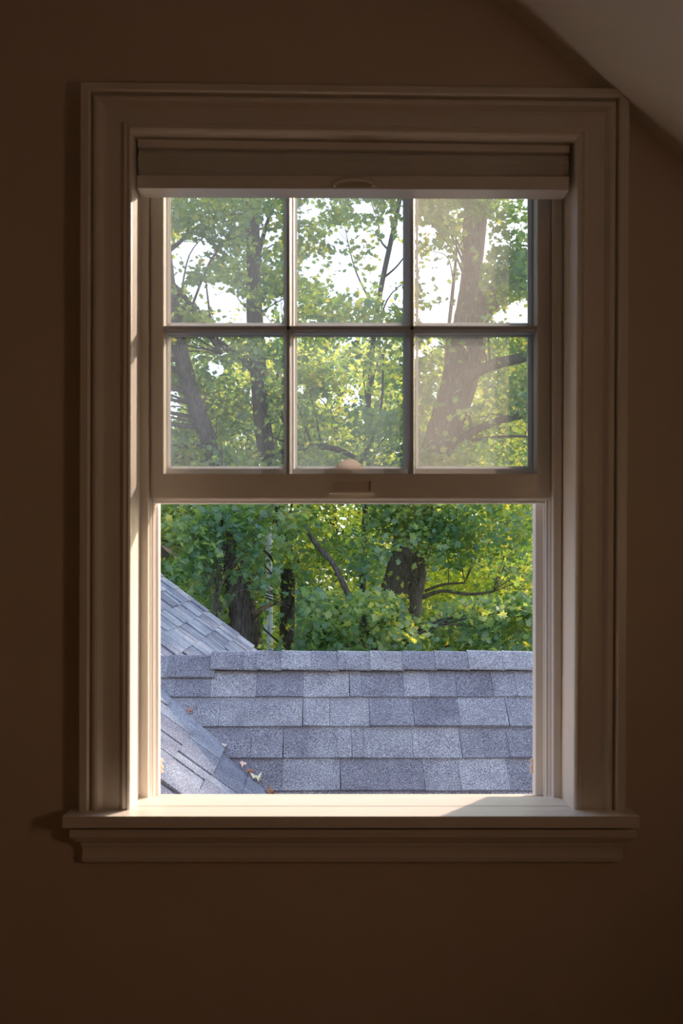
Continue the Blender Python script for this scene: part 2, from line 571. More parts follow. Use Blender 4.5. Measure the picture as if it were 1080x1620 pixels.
# outside trim boards around the opening
bm = B(); box(bm, jl - .12, P(252, 0, 1.70).x, WOUT, WOUT + .022, STZ - .12, ht + .1); obj('outer_casing', bm, M['siding'], win)
bm = B(); box(bm, P(844.5, 0, 1.70).x, jr + .12, WOUT, WOUT + .022, STZ - .12, ht + .1); obj('outer_casing', bm, M['siding'], win)
bm = B(); box(bm, jl - .12, jr + .12, WOUT + .001, WOUT + .023, ht - .02, ht + .12); obj('outer_casing', bm, M['siding'], win)
# small spring clips of the missing screen
for px, py in ((256, 1203), (840, 1203)):
    bm = B()
    p = P(px, py, 1.69)
    for dz, r in ((0, .0028), (-.012, .0034), (-.021, .0026)):
        bmesh.ops.create_icosphere(bm, subdivisions=2, radius=r * 1.15, matrix=Matrix.Translation((p.x, p.y, p.z + dz)))
    box(bm, p.x - .0035 if px < 500 else p.x + .0005, p.x - .0005 if px < 500 else p.x + .0035, 1.687, 1.693, p.z - .024, p.z + .004)
    obj('screen_clip', bm, M['latch'], win)


def sash(Y0, Y1, out, inn, vb, hbars, top, bottom, glassY, mat_f, name='sash'):
    """out/inn = (l, t, r, b) pixels on the front plane Y0; vb = vertical bars (l,r); hbars = (t,b)"""
    bm = B()
    pxbox(bm, out[0], out[1], inn[0], out[3], Y0, Y1)
    pxbox(bm, inn[2], out[1], out[2], out[3], Y0, Y1)
    pxbox(bm, inn[0], out[1], inn[2], inn[1], Y0, Y1)
    pxbox(bm, inn[0], inn[3], inn[2], out[3], Y0, Y1)
    bev(bm, .0012, 1)
    s = obj(name, bm, mat_f, win)
    # pane edges between the bars
    xs = [inn[0]] + [v for p in vb for v in p] + [inn[2]]
    ys = [inn[1]] + [v for p in hbars for v in p] + [inn[3]]
    return s, xs, ys


def moulded_bar(bm, l, t, r, b, Y0, Y1, vertical):
    """muntin with a narrow nose and sloped sides"""
    p, q = P(l, b, Y0), P(r, t, Y0)
    if vertical:
        c = (p.x + q.x) / 2; h = (q.x - p.x) / 2
        sec = [(c - h * .45, Y0), (c + h * .45, Y0), (c + h * .9, Y0 + (Y1 - Y0) * .45), (c + h, Y1), (c - h, Y1), (c - h * .9, Y0 + (Y1 - Y0) * .45)]
        hexa(bm, [(x, y, p.z) for x, y in sec], [(x, y, q.z) for x, y in sec])
    else:
        c = (p.z + q.z) / 2; h = (q.z - p.z) / 2
        sec = [(c - h * .45, Y0), (c + h * .45, Y0), (c + h * .9, Y0 + (Y1 - Y0) * .45), (c + h, Y1), (c - h, Y1), (c - h * .9, Y0 + (Y1 - Y0) * .45)]
        hexa(bm, [(p.x, y, z) for z, y in sec], [(q.x, y, z) for z, y in sec])


# lower sash, raised in front of the upper one
fY0, fY1 = 1.586, 1.612
fo, fi = (237.5, 232, 871, 788.5), (258.5, 262, 850, 749.5)
vb = [(450.5, 461), (646, 657)]
hb_ = [(512.5, 525)]
s1, xs, ys = sash(fY0, fY1, fo, fi, vb, hb_, 0, 0, 1.60, M['trim'])
for i, (l, r) in enumerate(vb):
    bm = B(); moulded_bar(bm, l, fi[1], r, fi[3], fY0 + .003, fY1 - .004, True); obj('muntin', bm, M['muntin'], s1)
for t, b_ in hb_:
    bm = B(); moulded_bar(bm, fi[0], t, fi[2], b_, fY0 + .003, fY1 - .004, False); obj('muntin', bm, M['muntin'], s1)
for a in range(3):
    for c in range(2):
        bm = B()
        pxbox(bm, xs[a * 2] , ys[c * 2], xs[a * 2 + 1], ys[c * 2 + 1], 1.598, 1.6005)
        obj('glass_pane', bm, M['glass_milky'] if a == 2 else M['glass'], s1)
# sash lift, a shallow cup framed by a raised rim
bm = B()
l, t, r, b_ = 521, 757, 591.5, 780
for q in ((l, t, r, t + 4), (l, b_ - 3.5, r, b_), (l, t + 4, l + 5, b_ - 3.5), (r - 5, t + 4, r, b_ - 3.5)):
    pxbox(bm, *q, fY0 - .008, fY0 + .001)
bev(bm, .0012, 2)
p, q = P(l + 5, b_ - 3.5, fY0), P(r - 5, t + 4, fY0)
hexa(bm, [(p.x, fY0 - .0005, p.z), (q.x, fY0 - .0005, p.z), (q.x, fY0 - .0042, q.z), (p.x, fY0 - .0042, q.z)],
     [(p.x, fY0 + .001, p.z), (q.x, fY0 + .001, p.z), (q.x, fY0 + .001, q.z), (p.x, fY0 + .001, q.z)])
obj('sash_lift', bm, M['trim'], s1)
# vinyl weatherstrip under the bottom rail
bm = B(); pxbox(bm, 243, 788, 866, 791, 1.594, 1.608); obj('weatherstrip', bm, M['vinyl'], s1)

# upper sash behind it
rY0, rY1 = 1.626, 1.652
ro, ri = (239, 232, 869, 796), (265.5, 262, 839, 741.5)
vb2 = [(452.5, 466), (641, 657.5)]
hb2 = [(514.5, 529)]
s2, xs, ys = sash(rY0, rY1, ro, ri, vb2, hb2, 0, 0, 1.64, M['jamb'])
for i, (l, r) in enumerate(vb2):
    bm = B(); moulded_bar(bm, l, ri[1], r, ri[3], rY0 + .003, rY1 - .002, True); obj('muntin', bm, M['jamb'], s2)
for t, b_ in hb2:
    bm = B(); moulded_bar(bm, ri[0], t, ri[2], b_, rY0 + .003, rY1 - .002, False); obj('muntin', bm, M['jamb'], s2)
for a in range(3):
    for c in range(2):
        bm = B()
        pxbox(bm, xs[a * 2] , ys[c * 2], xs[a * 2 + 1], ys[c * 2 + 1], 1.638, 1.6405)
        obj('glass_pane', bm, M['glass_milky'] if a == 2 else M['glass'], s2)
for a in range(3):  # translucent strips added to give each rear pane a pale edge
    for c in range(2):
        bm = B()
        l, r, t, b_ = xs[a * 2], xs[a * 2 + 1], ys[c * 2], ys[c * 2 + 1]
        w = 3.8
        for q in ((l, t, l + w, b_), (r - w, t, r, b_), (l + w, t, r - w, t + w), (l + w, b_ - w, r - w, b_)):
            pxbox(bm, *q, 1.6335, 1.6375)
        obj('pale_strip', bm, M['strip'], s2)
# lock keeper on the meeting rail, seen through the glass
bm = B()
p = P(553, 742, 1.630)
pf = [(-.030, 0), (-.024, .004), (-.018, .012), (-.010, .0165), (.008, .0165), (.016, .012), (.021, .004), (.028, 0)]
hexa(bm, [(p.x + x, 1.622, p.z + z) for x, z in pf], [(p.x + x, 1.634, p.z + z) for x, z in pf])
bev(bm, .0015, 2)
o = obj('sash_lock', bm, M['latch'], s2)

# ------------------------------------------------------------------ cellular shade, drawn up
shade = empty('cellular_shade', P(558, 297, 1.53), label='beige cellular window shade drawn up to the top of the window', cat='window shade')
def slanted(bm, l, r, tl, tr, bl, br, Y0, Y1, dz=0):
    a, b, c, d = P(l, bl, Y0), P(r, br, Y0), P(r, tr, Y0), P(l, tl, Y0)
    hexa(bm, [a, b, c, d], [Vector((v.x, Y1, v.z + dz)) for v in (a, b, c, d)])
bm = B(); slanted(bm, 218, 901, 220, 230, 232.5, 241, 1.520, 1.566); bev(bm, .002, 2); obj('head_rail', bm, M['rail'], shade)
# pleat stack: profile of soft cells
bm = B()
zs = []
nc = 3
a_l, a_r, b_l, b_r = 234.5, 243, 275.5, 277.5
def pleat(fr):
    out = []
    for k in range(nc * 4 + 1):
        t = k / (nc * 4)
        bulge = (.5 - .5 * math.cos(2 * math.pi * t * nc)) * .0012
        out.append((t, 1.5275 - .008 * math.sin(math.pi * t) - bulge + .003 * (t > .93)))
    return out
pf = pleat(0)
cols = 40
grid = []
for c in range(cols + 1):
    u = c / cols
    px = 219 + (899 - 219) * u
    sag = .6 * math.sin(u * 9) + .5 * math.sin(u * 17 + 1)
    colv = []
    for t, y in pf:
        py = (a_l + (a_r - a_l) * u) * (1 - t) + (b_l + (b_r - b_l) * u) * t + sag * t
        p = P(px, py, 1.522)
        colv.append(bm.verts.new((p.x, y, p.z)))
    p0, p1 = colv[-1].co, colv[0].co
    colv.append(bm.verts.new((p0.x, 1.560, p0.z))); colv.append(bm.verts.new((p1.x, 1.560, p1.z)))
    grid.append(colv)
for a, b in zip(grid, grid[1:]):
    n = len(a)
    for k in range(n):
        bm.faces.new((a[k], a[(k + 1) % n], b[(k + 1) % n], b[k]))
bm.faces.new(grid[0]); bm.faces.new(grid[-1])
obj('pleated_fabric', bm, M['shade'], shade)
bm = B(); slanted(bm, 217, 900, 277.5, 279.5, 297.5, 300.5, 1.517, 1.557, .0)
bev(bm, .003, 3); obj('bottom_rail', bm, M['rail'], shade)
# clear pull handle hanging on the bottom rail
bm = B()
pts, rad = [], []
for k in range(13):
    th = math.pi * k / 12
    p = P(560 - 31 * math.cos(th), 294.5 - 11 * math.sin(th) ** .7, 1.511)
    pts.append(p); rad.append(.0032)
tube_mesh(bm, pts, rad, 8)
pf = [(522, 297), (598, 297), (590, 284), (578, 279), (542, 279), (530, 284)]
hexa(bm, [P(x, y, 1.5150) for x, y in pf], [Vector((P(x, y, 1.5150).x, 1.5168, P(x, y, 1.5150).z)) for x, y in pf])
obj('pull_handle', bm, M['plastic'], shade, label='clear plastic pull handle')

# ------------------------------------------------------------------ roofs
TH = math.radians(48)
MZ = EYE - .430                          # height of the main roof where the ridge meets it
RY, RZ = 3.89, EYE - .442                 # ridge of the dormer roof
cT, sT = math.cos(TH), math.sin(TH)
K2 = .78
TH2 = math.atan(K2)
RX_MEET = -.85


def make_tab(name, O, u, v, n, u0, u1, v0, v1, t0, t1, skew, mt, parent):
    """one shingle: thin wedge lying on the slope, thick at its butt edge"""
    bm = B()
    a = [O + u * u0 + v * v0 + n * t0, O + u * u1 + v * v0 + n * t0, O + u * (u1 + skew) + v * v1 + n * t1, O + u * (u0 + skew) + v * v1 + n * t1]
    low = [O + u * u0 + v * v0 - n * .004, O + u * u1 + v * v0 - n * .004, O + u * (u1 + skew) + v * v1 - n * .004, O + u * (u0 + skew) + v * v1 - n * .004]
    hexa(bm, a, low)
    return obj(name, bm, mt, parent)


def tabs_mesh(bm, O, u, v, n, u0, u1, v0, v1, t0, t1):
    a = [O + u * u0 + v * v0 + n * t0, O + u * u1 + v * v0 + n * t0, O + u * u1 + v * v1 + n * t1, O + u * u0 + v * v1 + n * t1]
    low = [p - n * .01 for p in a]
    hexa(bm, a, low)


# --- cross roof in front of the window
roof = empty('cross_gable_roof', (1.2, RY, RZ), label='blue-grey shingled cross gable roof with level ridge just outside the window', cat='roof')
O = Vector((0, RY, RZ)); u = Vector((1, 0, 0)); v = Vector((0, -cT, -sT)); n = Vector((0, -sT, cT))
bm = B()
X0, X1 = -1.2, 4.2
hexa(bm, [(X0, RY, RZ - .01), (X0, RY - 1.5 * cT, RZ - 1.5 * sT - .01), (X0, RY - 1.5 * cT, RZ - 1.5 * sT - .12), (X0, RY, RZ - .16), (X0, RY + 1.5 * cT, RZ - 1.5 * sT - .12), (X0, RY + 1.5 * cT, RZ - 1.5 * sT - .01)],
     [(X1, RY, RZ - .01), (X1, RY - 1.5 * cT, RZ - 1.5 * sT - .01), (X1, RY - 1.5 * cT, RZ - 1.5 * sT - .12), (X1, RY, RZ - .16), (X1, RY + 1.5 * cT, RZ - 1.5 * sT - .12), (X1, RY + 1.5 * cT, RZ - 1.5 * sT - .01)])
obj('roof_deck', bm, M['deck'], roof)
edges_s = [.209, .3536, .499, .642, .787, .932]
seen = [[331.7, 405, 479.4, 553, 572, 640, 681, 723], [345, 415, 478.5, 500, 522, 585, 655, 729, 805],
        [397, 447, 486, 534, 557, 576, 654, 731, 767, 807], [445.5, 500, 538.6, 616, 672, 730, 807], [], []]
for ri_, s1_ in enumerate(edges_s):
    s0_ = s1_ - .15
    Yb = RY - s1_ * cT
    xs_ = [(px - VX) * Yb / F for px in seen[ri_]]
    left = [] ; x = (xs_[0] if xs_ else -.3)
    while x > -1.15 + .0:
        x -= random.uniform(.10, .26); left.insert(0, x)
    x = xs_[-1] if xs_ else -.3
    right = []
    while x < 3.9:
        x += random.uniform(.09, .27); right.append(x)
    if not xs_: xs_ = [-.3]
    allx = left + xs_ + right
    prevt = .006
    for a, b in zip(allx, allx[1:]):
        t1 = random.choice([.0085, .0115, .0145]) * (.7 if ri_ == 0 else 1) + random.uniform(-.0006, .0006)
        if abs(t1 - prevt) < .001: t1 += .0016
        prevt = t1
        # hide tabs that would lie wholly under the main roof
        if b < RX_MEET + s1_ * sT / K2 - .30: continue
        make_tab('shingle', O, u, v, n, a + .0006, b - .0006, s0_ - .012, s1_ + random.uniform(-.0015, .002), -.0015, t1, random.uniform(-.002, .002), M['shingle'], roof)
# ridge vent and caps
bm = B()
vx0 = (336 - VX) * RY / F
pv = [(.052, -.10), (.050, -.026), (.02, .020), (-.02, .020), (-.050, -.026), (-.052, -.10)]
hexa(bm, [(vx0, RY + y, RZ + z - .024) for y, z in pv], [(X1, RY + y, RZ + z - .024) for y, z in pv])
obj('ridge_vent', bm, M['deck'], roof)
def cap_piece(x0, x1, lift, wid, tl, tr, name='ridge_shingle', apex=.024, pitch=math.radians(50)):
    bm = B()
    pr = []
    for k in range(-8, 9):
        s = wid * k / 8
        a = abs(s)
        bend = .020
        # rounded fold over the ridge
        if a < bend:
            ang = a / bend
            y = -s * .9; z = apex - .008 * ang * ang
        else:
            y = -math.copysign(bend * .9 + (a - bend) * math.cos(pitch), s); z = apex - .008 - (a - bend) * math.sin(pitch)
        pr.append((y, z))
    def ring(x, t, wv):
        top = [(x, RY + y * (1 + t * 6), RZ + z + lift + t) for y, z in pr]
        low = [(x, RY + y * (1 + t * 6) * .985, RZ + z + lift + t - .006) for y, z in reversed(pr)]
        return top + low
    R0, R1 = ring(x0, tl, 0), ring(x1, tr, 0)
    va = [bm.verts.new(p) for p in R0]; vb_ = [bm.verts.new(p) for p in R1]
    m_ = len(pr)
    nn = len(va)
    for i in range(nn):
        j = (i + 1) % nn
        bm.faces.new((va[i], va[j], vb_[j], vb_[i]))
    for V in (va, vb_):
        for i in range(m_ - 1):
            bm.faces.new((V[i], V[i + 1], V[nn - 2 - i], V[nn - 1 - i]))
    return obj(name, bm, M['shingle'], roof)
capx = [333, 384.5, 405, 444.7, 492.8, 534.4, 585.7, 637, 689, 741, 796]
cx_ = [(c - VX) * 3.84 / F for c in capx]
while cx_[-1] < 4.1: cx_.append(cx_[-1] + .143 + random.uniform(-.008, .006))
for a, b in zip(cx_, cx_[1:]):
    j = random.uniform(-.0015, .0015)
    cap_piece(a, b + .004, j, .100 + random.uniform(-.003, .003), .0045, .0000)
for a, b in zip([-.93, -.80, -.655], [-.80, -.655, -.462]):
    cap_piece(a, b + .01, -.002 + (a + .93) * .008, .120, .003, .0005, apex=.006, pitch=math.radians(48))

# --- main roof falling to the right, on the left
main = empty('main_roof', (-.9, 4.4, RZ), label='large grey shingled roof slope falling to the right at left of the window view', cat='roof')
O2 = Vector((RX_MEET, 0, MZ)); u2 = Vector((0, 1, 0)); v2 = Vector((math.cos(TH2), 0, -math.sin(TH2))); n2 = Vector((math.sin(TH2), 0, math.cos(TH2)))
RAKE = 6.80
bm = B()
va0, vb0 = -2.6, 1.55
c = [O2 + v2 * va0 + u2 * 1.95, O2 + v2 * vb0 + u2 * 1.95, O2 + v2 * vb0 + u2 * (RAKE - .015), O2 + v2 * va0 + u2 * (RAKE - .015)]
hexa(bm, [p - n2 * .006 for p in c], [p - n2 * .11 for p in c])
obj('roof_deck', bm, M['deck'], main)
cnt = 0
rest = B()
def zfront(y): return RZ - math.tan(TH) * abs(y - RY)
row = 0
EX = .146
v_hi = -1.9
while v_hi < 1.45:
    v_lo = v_hi + EX
    y = 2.0 + random.uniform(0, .15)
    prevt = 0
    while y < RAKE - .02:
        y2 = y + random.choice([.09, .12, .15, .19, .24]) * random.uniform(.9, 1.1)
        if y2 > RAKE - .10: y2 = RAKE
        mid = O2 + v2 * (v_hi + .5 * EX)
        buried = all((O2 + v2 * v_lo).z < zfront(q) - .05 for q in (y, y2)) and (O2 + v2 * v_lo).z < RZ
        t1 = random.choice([.005, .010, .016])
        if abs(t1 - prevt) < .001: t1 += .002
        prevt = t1
        if not buried:
            c_ = O2 + v2 * (v_hi + .5 * EX) + u2 * ((y + y2) / 2)
            cpx, cpy = VX + c_.x / c_.y * F, VY - (c_.z - EYE) / c_.y * F
            vis = 225 < cpx < 470 and 895 < cpy < 1290 and cnt < 300
            if vis:
                make_tab('shingle', O2, u2, v2, n2, y + .001, y2 - .001, v_hi - .012, v_lo + random.uniform(-.002, .002), t1 - .0055, t1, 0, M['shingle'], main)
                cnt += 1
            else:
                tabs_mesh(rest, O2, u2, v2, n2, y + .001, y2 - .001, v_hi - .012, v_lo, -.0015, t1)
        y = y2
    v_hi = v_lo
obj('more_shingles', rest, M['shingle'], main, kind='stuff')

# dead leaves lying in the valley between the two roofs
def valley(s):  # point along the valley, s metres from the ridge along X
    return Vector((RX_MEET + s, RY - (K2 * s - MZ + RZ) / math.tan(TH), MZ - K2 * s))
def dead_leaf(s, size, rot, color, label):
    p = valley(s) + Vector((.012, -.012, .022))
    bm = B()
    out = [(0, -.5), (.18, -.25), (.5, -.3), (.32, 0), (.55, .3), (.2, .22), (0, .6), (-.2, .2), (-.5, .28), (-.3, 0), (-.48, -.3), (-.15, -.22)]
    R = Matrix.Rotation(rot, 3, 'Z')
    c = bm.verts.new(p + Vector((0, 0, -.004)))
    ring = []
    for i, (x, y) in enumerate(out):
        q = R @ Vector((x * size, y * size, 0))
        q.z += .2 * size * math.sin(i * 1.9) + .3 * abs(x) * size
        tilt = q.x * -.3 + q.y * .4
        ring.append(bm.verts.new(p + q + Vector((0, 0, tilt))))
    for i in range(len(ring)):
        bm.faces.new((c, ring[i], ring[(i + 1) % len(ring)]))
    o = obj('dead_leaf', bm, mat('dead_leaf_' + str(int(s * 100)), color, .8, .2))
    tag(o, label, 'leaf', 'dead leaves in the roof valley')
dead_leaf(.592, .045, .4, (.62, .66, .50), 'pale green curled leaf lying in the roof valley')
dead_leaf(.565, .030, 2.0, (.32, .17, .12), 'small reddish brown leaf right above the pale green leaf in the roof valley')
dead_leaf(.648, .040, 1.2, (.26, .15, .09), 'brown crumpled leaf lowest in the roof valley, by the window stool')
dead_leaf(.535, .028, 3.0, (.70, .58, .55), 'pale pinkish dry leaf in the roof valley above the others')
dead_leaf(.455, .020, .2, (.72, .66, .64), 'tiny whitish leaf halfway up the roof valley')
dead_leaf(.300, .030, 1.0, (.34, .20, .16), 'small brown leaf at the top of the roof valley under the first course')

# ------------------------------------------------------------------ ground and distant house
bm = B(); box(bm, -40, 40, WOUT + .03, 70, -5.3, -5.0); obj('ground', bm, M['grass'], kind='structure')
hs = empty('neighbour_house', (-3.1, 15, -5), label='distant brown-roofed house corner among the leaves at far left', cat='house')
bm = B(); box(bm, -7.2, -3.0, 15, 19, -5, 1.0); obj('wall', bm, M['house'], hs)
bm = B()
hexa(bm, [(-7.4, 14.8, .9), (-2.38, 14.8, 1.2), (-2.41, 14.8, 1.46), (-5.1, 14.8, 3.9)], [(-7.4, 19.2, .9), (-2.38, 19.2, 1.2), (-2.41, 19.2, 1.46), (-5.1, 19.2, 3.9)])
obj('roof', bm, M['houseroof'], hs)

# utility pole
pb = P(427.5, 1031, 15.6)
pole = empty('utility_pole', (pb.x, 15.6, -5), label='pale grey weathered utility pole rising between the two left trunks', cat='pole')
bm = B()
top = P(428, 822, 15.6).z
tube_mesh(bm, [(pb.x, 15.6, -5), (pb.x, 15.6, -1), (pb.x - .01, 15.6, 1), (pb.x - .02, 15.6, top)], [.062, .061, .054, .046], 16)
obj('pole', bm, M['pole'], pole)
bm = B(); q = P(421, 1002, 15.55); box(bm, q.x - .04, q.x + .03, 15.5, 15.6, q.z, q.z + .15); bev(bm, .008, 2); obj('meter_box', bm, M['pole'], pole)
bm = B(); tube_mesh(bm, [(pb.x + .0, 15.53, -5), (pb.x, 15.53, 1.1)], [.012, .012], 8); obj('conduit', bm, M['pole'], pole)
bm = B(); q = P(422, 862, 15.6); tube_mesh(bm, [(q.x - .05, 15.5, q.z - .09), (q.x - .05, 15.5, q.z + .15)], [.055, .05], 14); obj('transformer', bm, M['pole'], pole)

# ------------------------------------------------------------------ leaves
def leaf_template(n):
    if n == 'maple':
        pts = [(0, -.50), (.10, -.28), (.34, -.34), (.26, -.10), (.56, .04), (.30, .12), (.26, .30), (.12, .26), (0, .60), (-.12, .26), (-.26, .30), (-.30, .12), (-.56, .04), (-.26, -.10), (-.34, -.34), (-.10, -.28)]
    elif n == 'mid':
        pts = [(0, -.5), (.34, -.30), (.28, -.02), (.55, .10), (.18, .22), (0, .60), (-.18, .22), (-.55, .10), (-.28, -.02), (-.34, -.30)]
    else:
        pts = [(0, -.5), (.42, -.05), (.16, .18), (0, .55), (-.16, .18), (-.42, -.05)]
    v = [(0, 0, 0)] + [(x, y, .20 * abs(x) - .10 * y * y) for x, y in pts]
    k = len(pts)
    f = [(0, i + 1, (i + 1) % k + 1) for i in range(k)]
    return np.array(v, dtype=np.float32), np.array(f, dtype=np.int32)


TPL = {k: leaf_template(k) for k in ('maple', 'mid', 'far')}


def frames(nrm, up):
    nrm /= np.linalg.norm(nrm, axis=1)[:, None]
    x = np.cross(up, nrm); x /= np.linalg.norm(x, axis=1)[:, None] + 1e-9
    y = np.cross(nrm, x)
    return np.stack([x, y, nrm], axis=2)       # columns


def leaf_frames(n, droop=.5):
    """leaves hang: the tip points down and outward, the face is mostly up"""
    nrm = rng.normal(size=(n, 3)); nrm[:, 2] = np.abs(nrm[:, 2]) + .35
    tip = rng.normal(size=(n, 3)); tip[:, 2] -= droop
    return frames(nrm, -tip + 1e-3)


def leaves_mesh(name, centers, sizes, R, tpl):
    V, Fc = TPL[tpl]
    k = len(centers); nv = len(V); nf = len(Fc)
    verts = np.einsum('nij,vj->nvi', R, V) * sizes[:, None, None] + centers[:, None, :]
    faces = (Fc[None] + (np.arange(k) * nv)[:, None, None]).reshape(-1, 3)
    me = bpy.data.meshes.new(name)
    me.vertices.add(k * nv); me.vertices.foreach_set('co', verts.astype(np.float32).ravel())
    me.loops.add(k * nf * 3); me.loops.foreach_set('vertex_index', faces.ravel().astype(np.int32))
    me.polygons.add(k * nf); me.polygons.foreach_set('loop_start', np.arange(0, k * nf * 3, 3, dtype=np.int32))
    me.update(calc_edges=True)
    return me


SD = np.array([math.sin(SUN_AZ), math.cos(SUN_AZ)])
PD = np.array([SD[1], -SD[0]])
def in_corridor(p):
    """open gap through the trees by which the low sun reaches the window"""
    rel = p[:, :2] - np.array([.05, 1.6])
    along = rel @ SD; off = rel @ PD
    h = p[:, 2] - (EYE - .05 + along * math.tan(SUN_EL))
    return (along > 0) & (along < 24) & (np.abs(off) < .62) & (np.abs(h) < .95)


def project(p):
    return VX + p[:, 0] / p[:, 1] * F, VY - (p[:, 2] - EYE) / p[:, 1] * F


# open air between the crowns (where sky shows), as directions from the window: px, py, rx, ry
GAPS = [(300, 405, 45, 28), (335, 470, 60, 26), (425, 365, 22, 34), (375, 505, 40, 14), (278, 430, 18, 34), (440, 480, 14, 16),
        (545, 375, 38, 22), (500, 425, 34, 26), (620, 430, 36, 70), (560, 450, 40, 28), (635, 350, 14, 40), (575, 330, 26, 12), (490, 335, 22, 14),
        (690, 440, 32, 50), (672, 370, 24, 18), (700, 500, 46, 22), (765, 370, 12, 40), (815, 500, 30, 24), (725, 340, 20, 14), (540, 410, 20, 14),
        (275, 635, 14, 22), (342, 585, 15, 14), (270, 660, 14, 10), (655, 560, 14, 12), (512, 635, 10, 8), (475, 615, 12, 10), (690, 545, 14, 10)]
def openness(px, py):
    o = np.zeros_like(px)
    for gx, gy, rx, ry in GAPS:
        d = ((px - gx) / rx) ** 2 + ((py - gy) / ry) ** 2
        o = np.maximum(o, np.clip(2.2 * (1.0 - d), 0, 1))
    return o


# ------------------------------------------------------------------ trees
def grow(name, label, group, path, wid, Ys, limbs, clusters_px, leafmat, barkmat, nper, lsize, parts=0, tpl='mid', crad=.34, rough=.10, twig_every=3, extra=None):
    """path: (px,py) of the trunk axis from the base up, wid: trunk width in px there; limbs: list of paths of (px,py,dY,width px)"""
    pts = [P(px, py, Y) for (px, py), Y in zip(path, Ys)]
    rad = [w * Y / F / 2 for w, Y in zip(wid, Ys)]
    base = Vector((pts[0].x, pts[0].y, -5.0))
    if pts[0].z > -4.9:
        pts.insert(0, Vector((pts[0].x + (pts[0].x - pts[1].x) * .5, pts[0].y, -5.0))); rad.insert(0, rad[0] * 1.45)
        base = pts[0].copy()
    t = empty(name, base, label=label, cat='tree', group=group)
    sp, sr = spline(pts, rad, 10)
    bm = B(); tube_mesh(bm, sp, sr, 26, rough, seed=len(name) + int(wid[0]))
    smooth(obj('trunk', bm, M[barkmat], t))
    axis = [(p, r) for p, r in zip(sp, sr)]
    for i, lm in enumerate(limbs):
        lp = [P(a, b, Y_) for a, b, Y_, w in lm]; lr = [w * Y_ / F / 2 for a, b, Y_, w in lm]
        q, qr = spline(lp, lr, 8)
        bm = B(); tube_mesh(bm, q, qr, 12, rough, seed=i)
        smooth(obj('branch', bm, M[barkmat], t))
        axis += [(p, r) for p, r in zip(q, qr)]
    C = np.array(clusters_px, dtype=float)         # world positions of leaf sprays
    if len(C) == 0: return t
    n = len(C)
    k = rng.poisson(nper, size=n) + 3
    idx = np.repeat(np.arange(n), k)
    off = rng.normal(size=(len(idx), 3)); off /= np.linalg.norm(off, axis=1)[:, None]
    off *= (rng.random(len(idx)) ** .45)[:, None] * crad
    off[:, 2] *= .62
    pos = C[idx] + off
    keep = ~in_corridor(pos)
    px, py = project(pos)
    keep &= rng.random(len(pos)) > openness(px, py) * .86
    if extra is not None: keep &= extra(px, py, pos)
    pos = pos[keep]
    m = len(pos)
    sz = rng.uniform(lsize * .65, lsize * 1.25, m).astype(np.float32)
    R = leaf_frames(m)
    if parts:
        px, py = project(pos)
        vis = (px > 256) & (px < 840) & (py > 312) & (py < 1030)
        score = sz / pos[:, 1] * (vis + .01)
        order = np.argsort(-score)
        top = order[:parts]; top = top[vis[top]]
        mask = np.ones(m, bool); mask[top] = False
        protos = []
        V, Fc = TPL['maple']
        me = bpy.data.meshes.new('leaf')
        me.from_pydata(V.tolist(), [], Fc.tolist()); me.materials.append(M[leafmat])
        for j in top:
            o = bpy.data.objects.new('leaf', me)
            Rm = Matrix([[float(R[j, a, b]) for b in range(3)] for a in range(3)]).to_4x4()
            o.matrix_basis = Matrix.Translation(Vector(pos[j].tolist()) - t.location) @ Rm @ Matrix.Scale(float(sz[j]), 4)
            o.parent = t
            COL.objects.link(o)
        pos, sz, R = pos[mask], sz[mask], R[mask]
    me = leaves_mesh('foliage', pos, sz, R, tpl)
    obj('foliage', me, M[leafmat], t, kind='stuff')
    # twigs from the wood to the sprays
    bm = B()
    ap_ = np.array([[*p] for p, r in axis]); ar = [r for p, r in axis]
    for j in range(0, n, twig_every):
        c = C[j]
        if in_corridor(c[None])[0]: continue
        d = np.linalg.norm((ap_ - (c - np.array([0, 0, .5]))), axis=1) + np.clip(ap_[:, 2] - c[2] + .1, 0, 9) * 2
        a = int(np.argmin(d))
        if d[a] > 3.2: continue
        p0 = Vector(ap_[a]); p1 = Vector(c)
        mid = (p0 + p1) / 2 + Vector((random.uniform(-.12, .12), random.uniform(-.12, .12), random.uniform(.0, .25)))
        ln = (p1 - p0).length
        r0 = min(ar[a] * .5, .008 + .008 * ln)
        q, qr = spline([p0, mid, p1], [r0, r0 * .6, .003], 4)
        tube_mesh(bm, q, qr, 5, 0, cap=False)
        # two side shoots inside the spray
        for _ in range(2):
            e = p1 + Vector((random.uniform(-1, 1), random.uniform(-1, 1), random.uniform(-.4, .6))) * crad
            tube_mesh(bm, [q[-3], (q[-3] + e) / 2 + Vector((0, 0, .03)), e], [.004, .003, .0015], 4, 0, cap=False)
    if len(bm.verts): obj('twigs', bm, M[barkmat], t, kind='stuff')
    else: bm.free()
    return t


def sample(n, x0, x1, y0, y1, Y0, Y1, dens=None, below=None):
    """spray centres inside a wedge of the garden between two distances"""
    px = rng.uniform(x0, x1, n); py = rng.uniform(y0, y1, n)
    Y = rng.uniform(Y0 ** .5, Y1 ** .5, n) ** 2
    k = rng.random(n) > openness(px, py) * .76
    if dens is not None: k &= rng.random(n) < dens(px, py)
    px, py, Y = px[k], py[k], Y[k]
    pos = np.stack([(px - VX) * Y / F, Y, EYE + (VY - py) * Y / F], axis=1)
    pos = pos[~in_corridor(pos)]
    pos = pos[pos[:, 2] > -4.7]
    return pos


